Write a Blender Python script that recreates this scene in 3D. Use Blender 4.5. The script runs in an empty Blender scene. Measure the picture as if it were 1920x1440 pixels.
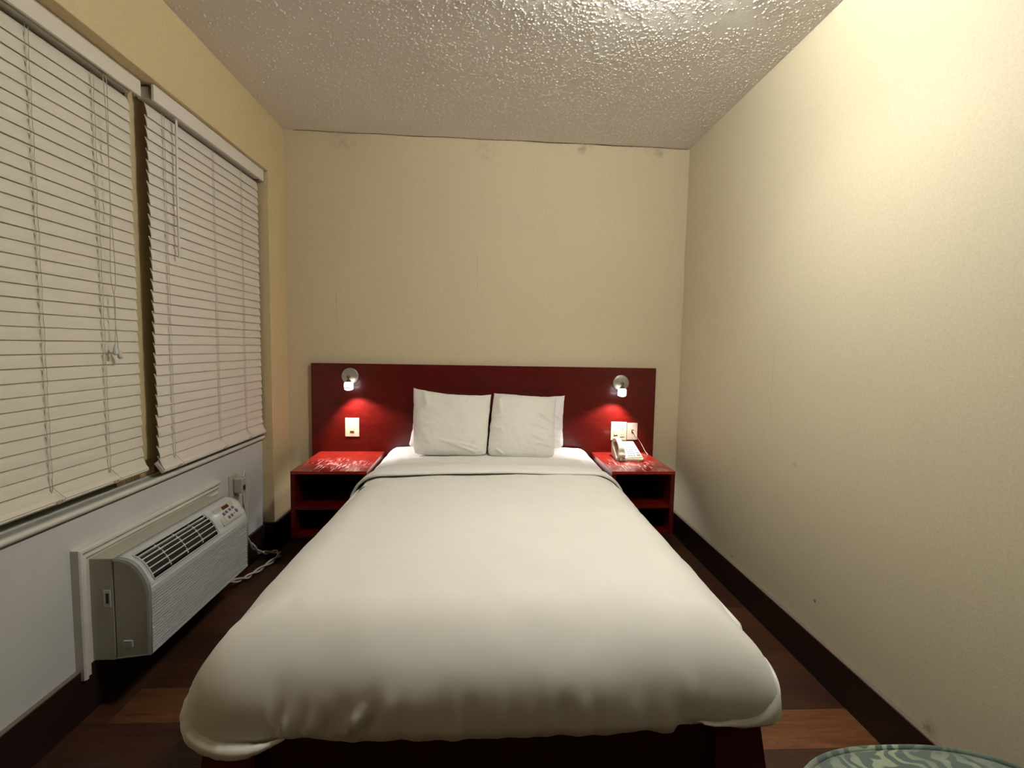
import bpy, bmesh, math, random
from math import sin, cos, pi, radians, sqrt, atan2, hypot
from mathutils import Vector, Matrix, noise

random.seed(7)
SC = bpy.context.scene
COL = SC.collection

# ------------------------------------------------------------------ camera
F_PX = 913.1
def make_camera():
    pitch, yaw, roll, h = .0767, .0531, .0186, 1.197
    fwd = Vector((sin(yaw) * cos(pitch), cos(yaw) * cos(pitch), -sin(pitch)))
    r = Vector((cos(yaw), -sin(yaw), 0)); u = r.cross(fwd)
    r2 = r * cos(roll) + u * sin(roll); u2 = -r * sin(roll) + u * cos(roll)
    cam = bpy.data.cameras.new('camera'); cam.sensor_width = 36; cam.sensor_fit = 'HORIZONTAL'
    cam.lens = F_PX / 1920 * 36; cam.clip_start = .02
    o = bpy.data.objects.new('camera', cam); COL.objects.link(o)
    M = Matrix((r2, u2, -fwd)).transposed().to_4x4(); M.translation = Vector((0, 0, h))
    o.matrix_world = M
    SC.camera = o
make_camera()

# ------------------------------------------------------------------ world, exposure, lamp strengths
w = bpy.data.worlds.new('night'); SC.world = w; w.use_nodes = True
w.node_tree.nodes['Background'].inputs[0].default_value = (.02, .025, .035, 1)
w.node_tree.nodes['Background'].inputs[1].default_value = .3
SC.view_settings.view_transform = 'Standard'; SC.view_settings.look = 'None'
SC.view_settings.gamma = 1; SC.view_settings.use_curve_mapping = False
SC.view_settings.exposure = 0.10
GLASS_STRENGTH = 90.0          # glowing glass of the ceiling light
BULB_COLOR = (1.0, .98, .915)
READ_COLOR = (1.0, .93, .90)
READ_WATT = 3.9               # each reading lamp's spot
HEAD_GLOW = 4.0
LIGHT_POS = (.52, 1.44, 2.44)

# ------------------------------------------------------------------ room numbers (metres)
XL, XR, XP, ZC = -1.203, 1.241, -1.264, 2.44
YB = 3.044; TILT = .0179
Y_NEAR = -2.6
def yb(x): return YB + TILT * x
ZH = 2.125                    # underside of the header over the windows
YJ = 2.80                     # far jamb of the window recess
Y0W = .93                     # near jamb
ZS = .668                     # window sill top

# ------------------------------------------------------------------ node helper
class NT:
    def __init__(s, name, color=(.5, .5, .5), rough=.5, metal=0, spec=.5, coat=0, sheen=0):
        s.m = bpy.data.materials.new(name); s.m.use_nodes = True
        s.t = s.m.node_tree; s.b = s.t.nodes['Principled BSDF']
        s.set('Base Color', (*color, 1)); s.set('Roughness', rough); s.set('Metallic', metal)
        s.set('Specular IOR Level', spec); s.set('Coat Weight', coat); s.set('Coat Roughness', .12)
        s.set('Sheen Weight', sheen)
        s._tc = None
    def set(s, k, v):
        if hasattr(v, 'links') or hasattr(v, 'is_linked'): s.t.links.new(v, s.b.inputs[k])
        else: s.b.inputs[k].default_value = v
    def n(s, typ, ins=None, **kw):
        nd = s.t.nodes.new(typ)
        for k, v in kw.items(): setattr(nd, k, v)
        for k, v in (ins or {}).items():
            if hasattr(v, 'is_linked'): s.t.links.new(v, nd.inputs[k])
            else: nd.inputs[k].default_value = v
        return nd
    def obj(s, scale=(1, 1, 1), loc=(0, 0, 0), rot=(0, 0, 0)):
        if not s._tc: s._tc = s.n('ShaderNodeTexCoord')
        return s.n('ShaderNodeMapping', {'Vector': s._tc.outputs['Object'], 'Scale': scale, 'Location': loc, 'Rotation': rot}).outputs[0]
    def noise(s, scale, detail=3, rough=.5, vec=None, dist=0):
        return s.n('ShaderNodeTexNoise', {'Vector': vec if vec else s.obj(), 'Scale': scale, 'Detail': detail, 'Roughness': rough, 'Distortion': dist}).outputs[0]
    def vor(s, scale, vec=None, feature='F1', out=0, smooth=None):
        ins = {'Vector': vec if vec else s.obj(), 'Scale': scale}
        nd = s.n('ShaderNodeTexVoronoi', ins, feature=feature)
        return nd.outputs[out]
    def ramp(s, fac, stops, interp='LINEAR'):
        nd = s.n('ShaderNodeValToRGB', {'Fac': fac}); cr = nd.color_ramp; cr.interpolation = interp
        while len(cr.elements) < len(stops): cr.elements.new(.5)
        for e, (p, c) in zip(cr.elements, stops):
            e.position = p; e.color = (c, c, c, 1) if not isinstance(c, tuple) else (*c, 1)
        return nd.outputs[0]
    def math(s, op, a, b=0, c=None):
        ins = {0: a, 1: b}
        if c is not None: ins[2] = c
        nd = s.t.nodes.new('ShaderNodeMath'); nd.operation = op
        for k, v in ins.items():
            if hasattr(v, 'is_linked'): s.t.links.new(v, nd.inputs[k])
            else: nd.inputs[k].default_value = v
        return nd.outputs[0]
    def mix(s, fac, a, b, blend='MIX'):
        nd = s.t.nodes.new('ShaderNodeMix'); nd.data_type = 'RGBA'; nd.blend_type = blend
        for k, v in ((0, fac), (6, a), (7, b)):
            if hasattr(v, 'is_linked'): s.t.links.new(v, nd.inputs[k])
            else: nd.inputs[k].default_value = v if k == 0 else ((*v, 1) if len(v) == 3 else v)
        return nd.outputs[2]
    def bump(s, h, strength=.5, dist=.002, prev=None):
        ins = {'Height': h, 'Strength': strength, 'Distance': dist}
        if prev: ins['Normal'] = prev
        o = s.n('ShaderNodeBump', ins).outputs[0]; s.t.links.new(o, s.b.inputs['Normal']); return o
    def near(s, p, r0, r1):      # 1 inside r0 of point p, 0 beyond r1
        v = s.n('ShaderNodeVectorMath', {0: s.obj(), 1: p}, operation='DISTANCE').outputs[1]
        return s.n('ShaderNodeMapRange', {0: v, 1: r0, 2: r1, 3: 1.0, 4: 0.0}).outputs[0]
    def xyz(s):
        return s.n('ShaderNodeSeparateXYZ', {0: s.obj()}).outputs

# ------------------------------------------------------------------ materials
def wallpaper(name, col, marks=(), seams=()):
    m = NT(name, col, .62, spec=.3)
    fine = m.noise(150, 3, .6, dist=.8)
    big = m.noise(1.6, 2, .5)
    c = m.mix(m.ramp(fine, [(.35, 0), (.7, 1)]), tuple(x * .93 for x in col), tuple(min(1, x * 1.06) for x in col))
    c = m.mix(m.math('MULTIPLY', m.ramp(big, [(.35, 0), (.75, 1)]), .10), c, tuple(x * .75 for x in (col[0], col[1] * .95, col[2] * .85)))
    for p, r, k in marks:
        f = m.math('MULTIPLY', m.near(p, r * .15, r), m.ramp(m.noise(26, 3), [(.35, 0), (.62, 1)]))
        c = m.mix(m.math('MULTIPLY', f, k), c, (.10, .085, .06))
    x, y, z = m.xyz()
    for ax, v, z0, z1, wd in seams:
        co = y if ax == 'y' else x
        wob = m.math('MULTIPLY', m.math('SUBTRACT', m.noise(6, 2), .5), .008)
        d = m.math('ABSOLUTE', m.math('SUBTRACT', m.math('ADD', co, wob), v))
        a = m.n('ShaderNodeMapRange', {0: d, 1: 0.0, 2: wd, 3: 1.0, 4: 0.0}).outputs[0]
        b = m.math('MULTIPLY', m.math('GREATER_THAN', z, z0), m.math('LESS_THAN', z, z1))
        brk = m.ramp(m.noise(9, 2), [(.4, 0.1), (.55, 1)])
        c = m.mix(m.math('MULTIPLY', m.math('MULTIPLY', m.math('MULTIPLY', a, b), brk), .45), c, (.12, .09, .05))
    m.set('Base Color', c)
    h = m.math('ADD', m.math('MULTIPLY', fine, .5), m.noise(420, 2))
    m.bump(h, .35, .0012)
    return m.m

CREAM = (.645, .55, .38)
M = {}
M['wall_back'] = wallpaper('cream_wallpaper_back', CREAM,
    [((.559, 3.054, 2.405), .035, .55), ((.60, 3.055, 2.43), .06, .3), ((1.05, 3.06, 2.405), .035, .5), ((1.0, 3.06, 2.43), .06, .25), ((-.03, 3.04, 2.38), .09, .18), ((-.86, 3.02, 2.40), .10, .25)],
    [('x', -.065, 1.5, 1.78, .0016), ('x', -.912, 1.20, 1.50, .0022)])
M['wall_right'] = wallpaper('cream_wallpaper_right', (.585, .530, .382),
    [((1.241, 1.694, .268), .009, 1.6), ((1.241, 1.863, .748), .02, .25), ((1.241, 2.306, .17), .006, 1.5), ((1.241, 1.22, .148), .05, .8)],
    [('y', 2.05, .80, 1.22, .0022)])
M['wall_left'] = wallpaper('yellow_cream_wallpaper', (.62, .495, .29))
M['wall_near'] = wallpaper('low_bounce_wall', (.07, .05, .035))  # unseen wall, coloured almost black to hold down bounce light on the bed foot

def ceiling_mat():
    m = NT('popcorn_ceiling', (.72, .68, .63), .95, spec=.05)
    c = m.mix(m.ramp(m.noise(2, 2), [(.3, 0), (.7, 1)]), (.74, .715, .68), (.77, .745, .71))
    m.set('Base Color', c); m.bump(m.noise(190, 3), .35, .0012)
    return m.m
M['ceiling'] = ceiling_mat()

def white_paint(name, col, rough=.45, grime=.2):
    m = NT(name, col, rough, spec=.4)
    c = m.mix(m.math('MULTIPLY', m.ramp(m.noise(9, 4, .65), [(.45, 0), (.75, 1)]), grime), col, tuple(x * .6 for x in col))
    m.set('Base Color', c); m.bump(m.noise(60, 4), .12, .0006)
    return m.m
M['panel'] = white_paint('white_panel_paint', (.60, .60, .585), .4, .14)
M['trim'] = white_paint('white_gloss_trim', (.64, .62, .56), .32, .2)
M['sill'] = white_paint('greyed_sill_paint', (.42, .42, .38), .5, .6)
M['blind'] = white_paint('off_white_blind', (.69, .65, .55), .38, .05)
M['blind2'] = white_paint('white_blind', (.69, .645, .58), .38, .05)
M['cord'] = NT('cord_fibre', (.50, .45, .36), .7).m
M['clear'] = NT('milky_plastic', (.6, .6, .57), .25).m
M['ac_cover'] = white_paint('cool_white_plastic', (.52, .54, .53), .32, .05)
M['ac_sleeve'] = white_paint('beige_painted_metal', (.44, .42, .35), .45, .08)
M['ac_bar'] = white_paint('grey_white_bar', (.60, .60, .58), .3, .05)
M['black'] = NT('black_void', (.006, .006, .007), .7).m
M['dark'] = NT('dark_slot', (.03, .022, .018), .6).m
M['button'] = NT('grey_blue_button', (.09, .10, .13), .35).m
M['display'] = NT('amber_tinted_display', (.06, .035, .008), .15).m
M['key_plate'] = NT('silver_key_plate', (.50, .53, .55), .25).m
M['ivory'] = white_paint('ivory_plastic', (.55, .47, .33), .35, .03)
M['ivory2'] = white_paint('pinkish_ivory_plastic', (.45, .36, .28), .35, .05)
M['phone'] = white_paint('cream_phone_plastic', (.50, .48, .37), .33, .03)
M['phone_under'] = NT('brownish_phone_plastic', (.30, .15, .10), .4).m
M['lcd'] = NT('grey_lcd', (.22, .30, .32), .2).m
M['red_key'] = NT('red_key', (.45, .15, .10), .4).m
M['blue_key'] = NT('blue_grey_key', (.22, .27, .40), .4).m
M['steel'] = NT('brushed_nickel', (.50, .46, .40), .38, metal=.9).m
M['brass'] = NT('dark_nickel', (.22, .19, .13), .3, metal=1).m
M['bronze'] = NT('amber_rocker_light', (.40, .14, .04), .4).m
M['glass'] = NT('window_glass', (.02, .025, .03), .05).m
M['cable'] = white_paint('white_cable', (.62, .57, .53), .45, .1)

def bare_wood():
    m = NT('bare_pine', (.45, .30, .14), .7)
    g = m.noise(14, 4, .6, vec=m.obj((1, 6, .8)))
    m.set('Base Color', m.ramp(g, [(.25, (.16, .09, .035)), (.5, (.42, .28, .13)), (.7, (.58, .43, .23))]))
    return m.m
M['bare_wood'] = bare_wood()

def redwood(name, worn_lit=False):
    m = NT(name, (.10, .006, .004), .30, spec=.4, coat=.2)
    g = m.noise(9, 5, .6, vec=m.obj((1.2, 1.2, 7)))
    blot = m.noise(28, 3, .6)
    k = m.math('ADD', m.math('MULTIPLY', g, .75), m.math('MULTIPLY', blot, .25))
    c = m.ramp(k, [(.30, (.058, .0016, .001)), (.52, (.082, .0026, .0015)), (.74, (.115, .005, .003))])
    if worn_lit:
        c = m.ramp(k, [(.30, (.20, .010, .006)), (.52, (.30, .018, .010)), (.74, (.40, .03, .018))])  # reading lamp's light put into the colour: table-top red brighter than the rest
        st = m.noise(26, 3, .6, vec=m.obj((4.2, .45, 1)), dist=.15)
        fl = m.noise(20, 2, .6, vec=m.obj((1, .5, 1)))
        msk = m.math('MULTIPLY', m.ramp(st, [(.50, 0), (.55, 1)]), m.ramp(fl, [(.42, 0), (.56, 1)]))
        x, y, z = m.xyz()
        # most wear sits in the front middle of each table top
        dl = m.near((-.01, -.13, .35), .06, .21); dr = m.near((.03, -.17, .35), .06, .20)
        msk = m.math('MULTIPLY', m.math('MULTIPLY', msk, m.math('GREATER_THAN', z, .3497)), m.math('MAXIMUM', dl, dr))
        c = m.mix(m.math('MULTIPLY', msk, .9), c, (.85, .55, .50))
        m.set('Roughness', m.math('ADD', m.math('MULTIPLY', msk, .4), .28))
    m.set('Base Color', c)
    m.bump(m.noise(40, 4, .6, vec=m.obj((1, 1, 4))), .12, .0008)
    return m.m
M['red'] = redwood('red_mahogany_lacquer')
M['red_top'] = redwood('lamp_lit_scratched_lacquer', True)
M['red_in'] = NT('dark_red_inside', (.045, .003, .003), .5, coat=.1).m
M['base'] = NT('dark_brown_baseboard', (.018, .008, .006), .42, spec=.4).m
M['base_edge'] = NT('pale_baseboard_edge', (.20, .15, .12), .5).m  # paler strip along the baseboard tops

def cloth(name, col, bump=.18):
    m = NT(name, col, .82, spec=.25, sheen=.25)
    m.bump(m.math('ADD', m.math('MULTIPLY', m.noise(1100, 2), .3), m.math('MULTIPLY', m.noise(16, 3, .5), .9)), bump, .0011)
    m.set('Base Color', m.mix(m.ramp(m.noise(7, 3), [(.4, 0), (.8, 1)]), col, tuple(x * .965 for x in col)))
    return m.m
M['duvet'] = cloth('white_cotton_duvet', (.76, .74, .675))
M['sheet'] = cloth('white_cotton_sheet', (.82, .81, .775))
M['pillow'] = cloth('white_cotton_pillowcase', (.80, .785, .72), .28)
M['pillow2'] = cloth('cool_white_pillowcase', (.82, .80, .80), .28)

def floor_mat():
    m = NT('dark_wood_planks', (.05, .02, .01), .38, spec=.45)
    at = m.n('ShaderNodeAttribute', attribute_name='tone').outputs[0]
    sep = m.n('ShaderNodeSeparateColor', {0: at}).outputs
    tone, off = sep[0], sep[1]
    v = m.n('ShaderNodeVectorMath', {0: m.obj((1.2, 13, 1)), 1: m.n('ShaderNodeCombineXYZ', {0: m.math('MULTIPLY', off, 37.0), 1: m.math('MULTIPLY', off, 91.0), 2: 0.0}).outputs[0]}, operation='ADD').outputs[0]
    g = m.noise(3.2, 5, .62, vec=v, dist=1.6)
    g2 = m.noise(30, 3, .6, vec=v)
    k = m.math('ADD', m.math('MULTIPLY', g, .7), m.math('MULTIPLY', g2, .3))
    band = m.math('FRACT', m.math('MULTIPLY', g, 9.0))
    dark = m.ramp(k, [(.3, (.016, .007, .005)), (.7, (.05, .021, .013))])
    lite = m.ramp(k, [(.3, (.075, .026, .010)), (.7, (.26, .105, .040))])
    c = m.mix(tone, dark, lite)
    c = m.mix(m.math('MULTIPLY', m.ramp(band, [(.0, 1), (.18, 0)]), .35), c, (.012, .006, .004))
    m.set('Base Color', c)
    m.bump(k, .25, .0012)
    return m.m
M['floor'] = floor_mat()
M['floor_gap'] = NT('floor_gap', (.035, .02, .013), .7).m

def chair_fabric():
    m = NT('green_damask', (.1, .13, .1), .75, sheen=.3)
    v = m.n('ShaderNodeVectorMath', {0: m.obj(), 1: m.n('ShaderNodeVectorMath', {0: m.n('ShaderNodeTexNoise', {'Vector': m.obj(), 'Scale': 9.0, 'Detail': 2.0}).outputs[1], 'Scale': .22}, operation='SCALE').outputs[0]}, operation='ADD').outputs[0]
    wv = m.n('ShaderNodeTexWave', {'Vector': v, 'Scale': 9.0, 'Distortion': 5.0, 'Detail': 3.0, 'Detail Scale': 1.6}).outputs[1]
    k = m.math('MULTIPLY', m.ramp(wv, [(.45, 0), (.6, 1)]), m.ramp(m.noise(7, 3), [(.4, .15), (.6, 1)]))
    c = m.mix(k, (.055, .085, .075), (.24, .29, .20))
    m.set('Base Color', c); m.bump(m.noise(600, 2), .4, .001)
    return m.m
M['damask'] = chair_fabric()
M['chairwood'] = NT('chair_wood', (.05, .018, .01), .35).m

def emit(name, col, st):
    m = bpy.data.materials.new(name); m.use_nodes = True; t = m.node_tree
    e = t.nodes.new('ShaderNodeEmission'); e.inputs[0].default_value = (*col, 1); e.inputs[1].default_value = st
    t.links.new(e.outputs[0], t.nodes['Material Output'].inputs[0]); return m
M['side_bulb'] = emit('ceiling_side_glass_glow', BULB_COLOR, GLASS_STRENGTH * 3.0)
M['bulb'] = emit('ceiling_glass_glow', BULB_COLOR, GLASS_STRENGTH)
M['headglow'] = emit('reading_lamp_glass_glow', (1, .97, .95), HEAD_GLOW)
M['lens'] = emit('reading_lamp_lens_glow', (1, .97, .96), HEAD_GLOW * 3)

# ------------------------------------------------------------------ mesh helpers
RM = {}                                   # world matrix of every root
def tag(o, label=None, cat=None, group=None, kind=None):
    if label: o['label'] = label
    if cat: o['category'] = cat
    if group: o['group'] = group
    if kind: o['kind'] = kind
    return o
def thing(name, loc, label, cat, group=None, rz=0):
    o = bpy.data.objects.new(name, None); COL.objects.link(o)
    o.empty_display_size = .05
    o.location = loc; o.rotation_euler = (0, 0, rz)
    RM[o] = Matrix.Translation(loc) @ Matrix.Rotation(rz, 4, 'Z')
    return tag(o, label, cat, group)
class MB:
    def __init__(s): s.v = []; s.f = []
    def add(s, vs, fs):
        b = len(s.v); s.v += [tuple(v) for v in vs]; s.f += [tuple(b + i for i in f) for f in fs]; return s
    def box(s, x0, x1, y0, y1, z0, z1, M4=None):
        vs = [Vector((x, y, z)) for x in (x0, x1) for y in (y0, y1) for z in (z0, z1)]
        if M4: vs = [M4 @ v for v in vs]
        return s.add(vs, [(0, 1, 3, 2), (4, 6, 7, 5), (0, 4, 5, 1), (2, 3, 7, 6), (0, 2, 6, 4), (1, 5, 7, 3)])
    def rbox(s, c, ax, ay, az):           # box from centre and three half-axis vectors
        c, ax, ay, az = map(Vector, (c, ax, ay, az))
        vs = [c + ax * i + ay * j + az * k for i in (-1, 1) for j in (-1, 1) for k in (-1, 1)]
        return s.add(vs, [(0, 1, 3, 2), (4, 6, 7, 5), (0, 4, 5, 1), (2, 3, 7, 6), (0, 2, 6, 4), (1, 5, 7, 3)])
    def lathe(s, c, axis, prof, n=32):    # prof: (radius, distance along axis)
        a = Vector(axis).normalized(); t = a.orthogonal().normalized(); u = a.cross(t); c = Vector(c)
        vs = []; fs = []
        for r, d in prof:
            for i in range(n):
                an = 2 * pi * i / n; vs.append(c + a * d + (t * cos(an) + u * sin(an)) * r)
        for k in range(len(prof) - 1):
            for i in range(n): fs.append((k * n + i, k * n + (i + 1) % n, (k + 1) * n + (i + 1) % n, (k + 1) * n + i))
        fs.append(tuple(range(n))[::-1]); fs.append(tuple(range((len(prof) - 1) * n, len(prof) * n)))
        return s.add(vs, fs)
    def tube(s, pts, r, n=8, closed=False):
        pts = [Vector(p) for p in pts]; N = len(pts); vs = []; fs = []; prev = None
        for i, p in enumerate(pts):
            if closed: d = pts[(i + 1) % N] - pts[i - 1]
            else: d = pts[min(i + 1, N - 1)] - pts[max(i - 1, 0)]
            d.normalize()
            if prev is None: t = d.orthogonal().normalized()
            else: t = (prev - d * prev.dot(d)).normalized()
            prev = t; u = d.cross(t); rr = r[i] if isinstance(r, (list, tuple)) else r
            for k in range(n):
                an = 2 * pi * k / n; vs.append(p + (t * cos(an) + u * sin(an)) * rr)
        R = N if closed else N - 1
        for i in range(R):
            j = (i + 1) % N
            for k in range(n): fs.append((i * n + k, i * n + (k + 1) % n, j * n + (k + 1) % n, j * n + k))
        if not closed: fs += [tuple(range(n))[::-1], tuple(range((N - 1) * n, N * n))]
        return s.add(vs, fs)
    def prism(s, poly, lo, hi, ax='y'):   # poly in the two other axes, extruded along ax
        n = len(poly)
        def P(a, b, e): return {'y': (a, e, b), 'x': (e, a, b), 'z': (a, b, e)}[ax]
        vs = [P(a, b, lo) for a, b in poly] + [P(a, b, hi) for a, b in poly]
        fs = [(i, (i + 1) % n, n + (i + 1) % n, n + i) for i in range(n)] + [tuple(range(n))[::-1], tuple(range(n, 2 * n))]
        return s.add(vs, fs)
    def grid(s, fn, nu, nv):
        vs = [fn(i / nu, j / nv) for i in range(nu + 1) for j in range(nv + 1)]
        fs = [(i * (nv + 1) + j, (i + 1) * (nv + 1) + j, (i + 1) * (nv + 1) + j + 1, i * (nv + 1) + j + 1) for i in range(nu) for j in range(nv)]
        return s.add(vs, fs)
    def build(s, name, mat, parent=None, smooth=False, bevel=0, seg=2, sub=0, weld=0, solid=0, loc=None, label=None, auto=None, fix=True):
        root = parent
        while root is not None and root not in RM: root = root.parent
        if root is not None: W = RM[root].inverted()
        elif loc is not None: W = Matrix.Translation(-Vector(loc))
        else: W = Matrix.Identity(4)
        me = bpy.data.meshes.new(name)
        me.from_pydata([W @ Vector(v) for v in s.v], [], s.f)
        bm = bmesh.new(); bm.from_mesh(me)
        if weld: bmesh.ops.remove_doubles(bm, verts=bm.verts, dist=weld)
        if fix: bmesh.ops.recalc_face_normals(bm, faces=bm.faces)
        bm.to_mesh(me); bm.free()
        me.materials.append(M[mat] if isinstance(mat, str) else mat)
        o = bpy.data.objects.new(name, me); COL.objects.link(o)
        if parent is not None: o.parent = parent
        elif loc is not None: o.location = loc
        if smooth or sub:
            for p in me.polygons: p.use_smooth = True
        if solid:
            md = o.modifiers.new('solid', 'SOLIDIFY'); md.thickness = solid; md.offset = -1
        if bevel:
            md = o.modifiers.new('bevel', 'BEVEL'); md.width = bevel; md.segments = seg; md.limit_method = 'ANGLE'; md.angle_limit = radians(40)
            for p in me.polygons: p.use_smooth = True
            md.harden_normals = True
        if sub:
            md = o.modifiers.new('sub', 'SUBSURF'); md.levels = md.render_levels = sub
        if auto:
            me.set_sharp_from_angle(angle=radians(auto))
        if label: o['label'] = label
        return o
def struct(o): o['kind'] = 'structure'; return o
def catmull(P, k=8, closed=False):
    P = [Vector(p) for p in P]; out = []; n = len(P); R = n if closed else n - 1
    for i in range(R):
        if closed: a, b, c, d = P[i - 1], P[i], P[(i + 1) % n], P[(i + 2) % n]
        else: a, b, c, d = P[max(i - 1, 0)], P[i], P[i + 1], P[min(i + 2, n - 1)]
        for j in range(k):
            t = j / k
            out.append(.5 * ((2 * b) + (c - a) * t + (2 * a - 5 * b + 4 * c - d) * t * t + (3 * b - a - 3 * c + d) * t ** 3))
    if not closed: out.append(P[-1])
    return out
def sm(a, b, x):
    t = max(0, min(1, (x - a) / (b - a))); return t * t * (3 - 2 * t)
def lerp_tab(tab, x):
    if x <= tab[0][0]: return tab[0][1]
    for (a, b), (c, d) in zip(tab, tab[1:]):
        if x <= c: return b + (d - b) * (x - a) / (c - a)
    return tab[-1][1]

# ------------------------------------------------------------------ room shell
TH = .12
def floor_():
    # sub floor slab with every plank as its own slightly raised quad; tone per plank
    verts, faces, tones = [], [], []
    pw = .16; y = 1.335 - pw * 25; k = -25
    rnd = random.Random(5)
    special = {1: [(-1.6, -1.169, .16), (-1.169, .25, .55), (.25, 1.5, .10)],          # row 1.495-1.655
               0: [(-1.6, -.30, .10), (-.30, .70, .3), (.70, 1.5, .95)],
               -1: [(-1.6, -.5, .12), (-.5, .5, .2), (.5, 1.5, .16)],
               2: [(-1.6, -.60, .14), (-.6, .62, .3), (.62, 1.5, .22)],
               3: [(-1.6, -.72, .05), (-.72, .5, .26), (.5, 1.5, .16)],
               4: [(-1.6, -.86, .22), (-.86, .6, .1), (.6, 1.5, .36)]}
    while y < 3.2:
        if k in special: segs = special[k]
        else:
            segs = []; x = -1.7 + rnd.uniform(0, .5)
            x0 = -1.6
            while x0 < 1.5:
                x1 = min(1.5, x); segs.append((x0, x1, rnd.choice([.08, .12, .2, .3, .15]))) if x1 > x0 else None
                x0 = max(x0, x1); x += rnd.uniform(.7, 1.1)
        for a, b, t in segs:
            n = len(verts); g = .0012
            verts += [(a + g, y + g, 0), (b - g, y + g, 0), (b - g, y + pw - g, 0), (a + g, y + pw - g, 0)]
            faces.append((n, n + 1, n + 2, n + 3)); tones.append((t, rnd.random()))
        y += pw; k += 1
    me = bpy.data.meshes.new('floor'); me.from_pydata(verts, [], faces)
    at = me.color_attributes.new('tone', 'FLOAT_COLOR', 'CORNER')
    for p in me.polygons:
        for li in p.loop_indices: at.data[li].color = (tones[p.index][0], tones[p.index][1], 0, 1)
    me.materials.append(M['floor'])
    o = bpy.data.objects.new('floor', me); COL.objects.link(o); struct(o)
    MB().box(-1.6, 1.5, Y_NEAR - .3, 3.3, -.05, -.0008).build('plank_gap', 'floor_gap', o)
floor_()

ceil = struct(MB().box(-1.6, 1.5, Y_NEAR - .2, 3.3, ZC + .0012, ZC + .1).build('ceiling', 'ceiling'))
def popcorn():
    import numpy as np
    rg = np.random.default_rng(11)
    x0, x1, y0, y1, st = XL - .01, XR + .01, 1.35, 3.10, .0023
    nx, ny = int((x1 - x0) / st) + 1, int((y1 - y0) / st) + 1
    H = np.zeros((nx, ny))
    X = x0 + np.arange(nx) * st; Y = y0 + np.arange(ny) * st
    n = 40000
    px = rg.uniform(x0, x1, n); py = rg.uniform(y0, y1, n); rr = rg.uniform(.0021, .0049, n); hh = rr * rg.uniform(.45, .80, n); u = rg.random(n)
    el = rg.uniform(.7, 1.45, n); th = rg.uniform(0, pi, n)
    for k in range(n):
        d = .5 + .9 * noise.noise(Vector((px[k] * 5, py[k] * 5, 1.7))) + .5 * noise.noise(Vector((px[k] * 17, py[k] * 17, 4.4)))
        wear = .12 + .88 * sm(-1.15, -.45, px[k] + .35 * noise.noise(Vector((px[k] * 2.2, py[k] * 2.2, 9))))
        wear *= .25 + .75 * sm(3.05, 2.80, py[k])
        if u[k] > d * wear + .12 * wear: continue
        r = rr[k] * 1.5; i0, i1 = int((px[k] - r - x0) / st), int((px[k] + r - x0) / st) + 2; j0, j1 = int((py[k] - r - y0) / st), int((py[k] + r - y0) / st) + 2
        i0, j0 = max(i0, 0), max(j0, 0)
        gx = (X[i0:i1] - px[k])[:, None]; gy = (Y[j0:j1] - py[k])[None, :]
        a = (gx * cos(th[k]) + gy * sin(th[k])) / el[k]; b_ = (-gx * sin(th[k]) + gy * cos(th[k])) * el[k]
        D = 1 - (a * a + b_ * b_) / (rr[k] ** 2)
        H[i0:i1, j0:j1] = np.maximum(H[i0:i1, j0:j1], hh[k] * np.sqrt(np.clip(D, 0, 1)))
    H += .0005 * rg.random((nx, ny))
    V = np.stack([np.repeat(X, ny), np.tile(Y, nx), (ZC - H).ravel()], 1).astype(np.float32)
    I = np.arange(nx * ny).reshape(nx, ny)
    Fq = np.stack([I[:-1, :-1], I[:-1, 1:], I[1:, 1:], I[1:, :-1]], -1).reshape(-1, 4)
    me = bpy.data.meshes.new('popcorn_texture')
    me.vertices.add(len(V)); me.vertices.foreach_set('co', V.ravel())
    me.loops.add(Fq.size); me.loops.foreach_set('vertex_index', Fq.ravel().astype(np.int32))
    me.polygons.add(len(Fq)); me.polygons.foreach_set('loop_start', (np.arange(len(Fq)) * 4).astype(np.int32))
    me.update(calc_edges=True); me.validate()
    me.polygons.foreach_set('use_smooth', [True] * len(Fq))
    me.materials.append(M['ceiling'])
    o = bpy.data.objects.new('popcorn_texture', me); COL.objects.link(o); o.parent = ceil
popcorn()
# back wall, one degree off square
m = MB(); m.add([(-1.6, yb(-1.6), 0), (1.5, yb(1.5), 0), (1.5, yb(1.5), ZC), (-1.6, yb(-1.6), ZC), (-1.6, yb(-1.6) + TH, 0), (1.5, yb(1.5) + TH, 0), (1.5, yb(1.5) + TH, ZC), (-1.6, yb(-1.6) + TH, ZC)],
    [(0, 1, 2, 3), (4, 7, 6, 5), (0, 4, 5, 1), (3, 2, 6, 7), (1, 5, 6, 2), (0, 3, 7, 4)])
wall_back = struct(m.build('wall_back', 'wall_back'))
wall_right = struct(MB().box(XR, XR + TH, Y_NEAR, yb(XR), 0, ZC).build('wall_right', 'wall_right'))
struct(MB().box(-1.6, 1.5, Y_NEAR - TH, Y_NEAR, 0, ZC).build('wall_near', 'wall_near'))
# left wall: header, far column, near column, outer skin round the window openings
m = MB()
m.box(XL - .27, XL, Y0W, YJ, ZH, ZC)
m.box(XL - .27, XL, YJ, yb(XL) + .01, 0, ZC)
m.box(XL - .27, XL, Y_NEAR, Y0W, 0, ZC)
wall_left = struct(m.build('wall_left', 'wall_left', bevel=.004))
MB().lathe((-1.232, YJ, .592), (0, -1, 0), [(.009, 0), (.0085, .0015), (.001, .002)], 20).build('hole_cap', 'ac_sleeve', wall_left, smooth=True, auto=40)
struct(MB().box(-1.45, XP, Y0W, YJ - .001, 0, .640).build('wall_left_panel', 'panel'))
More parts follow.
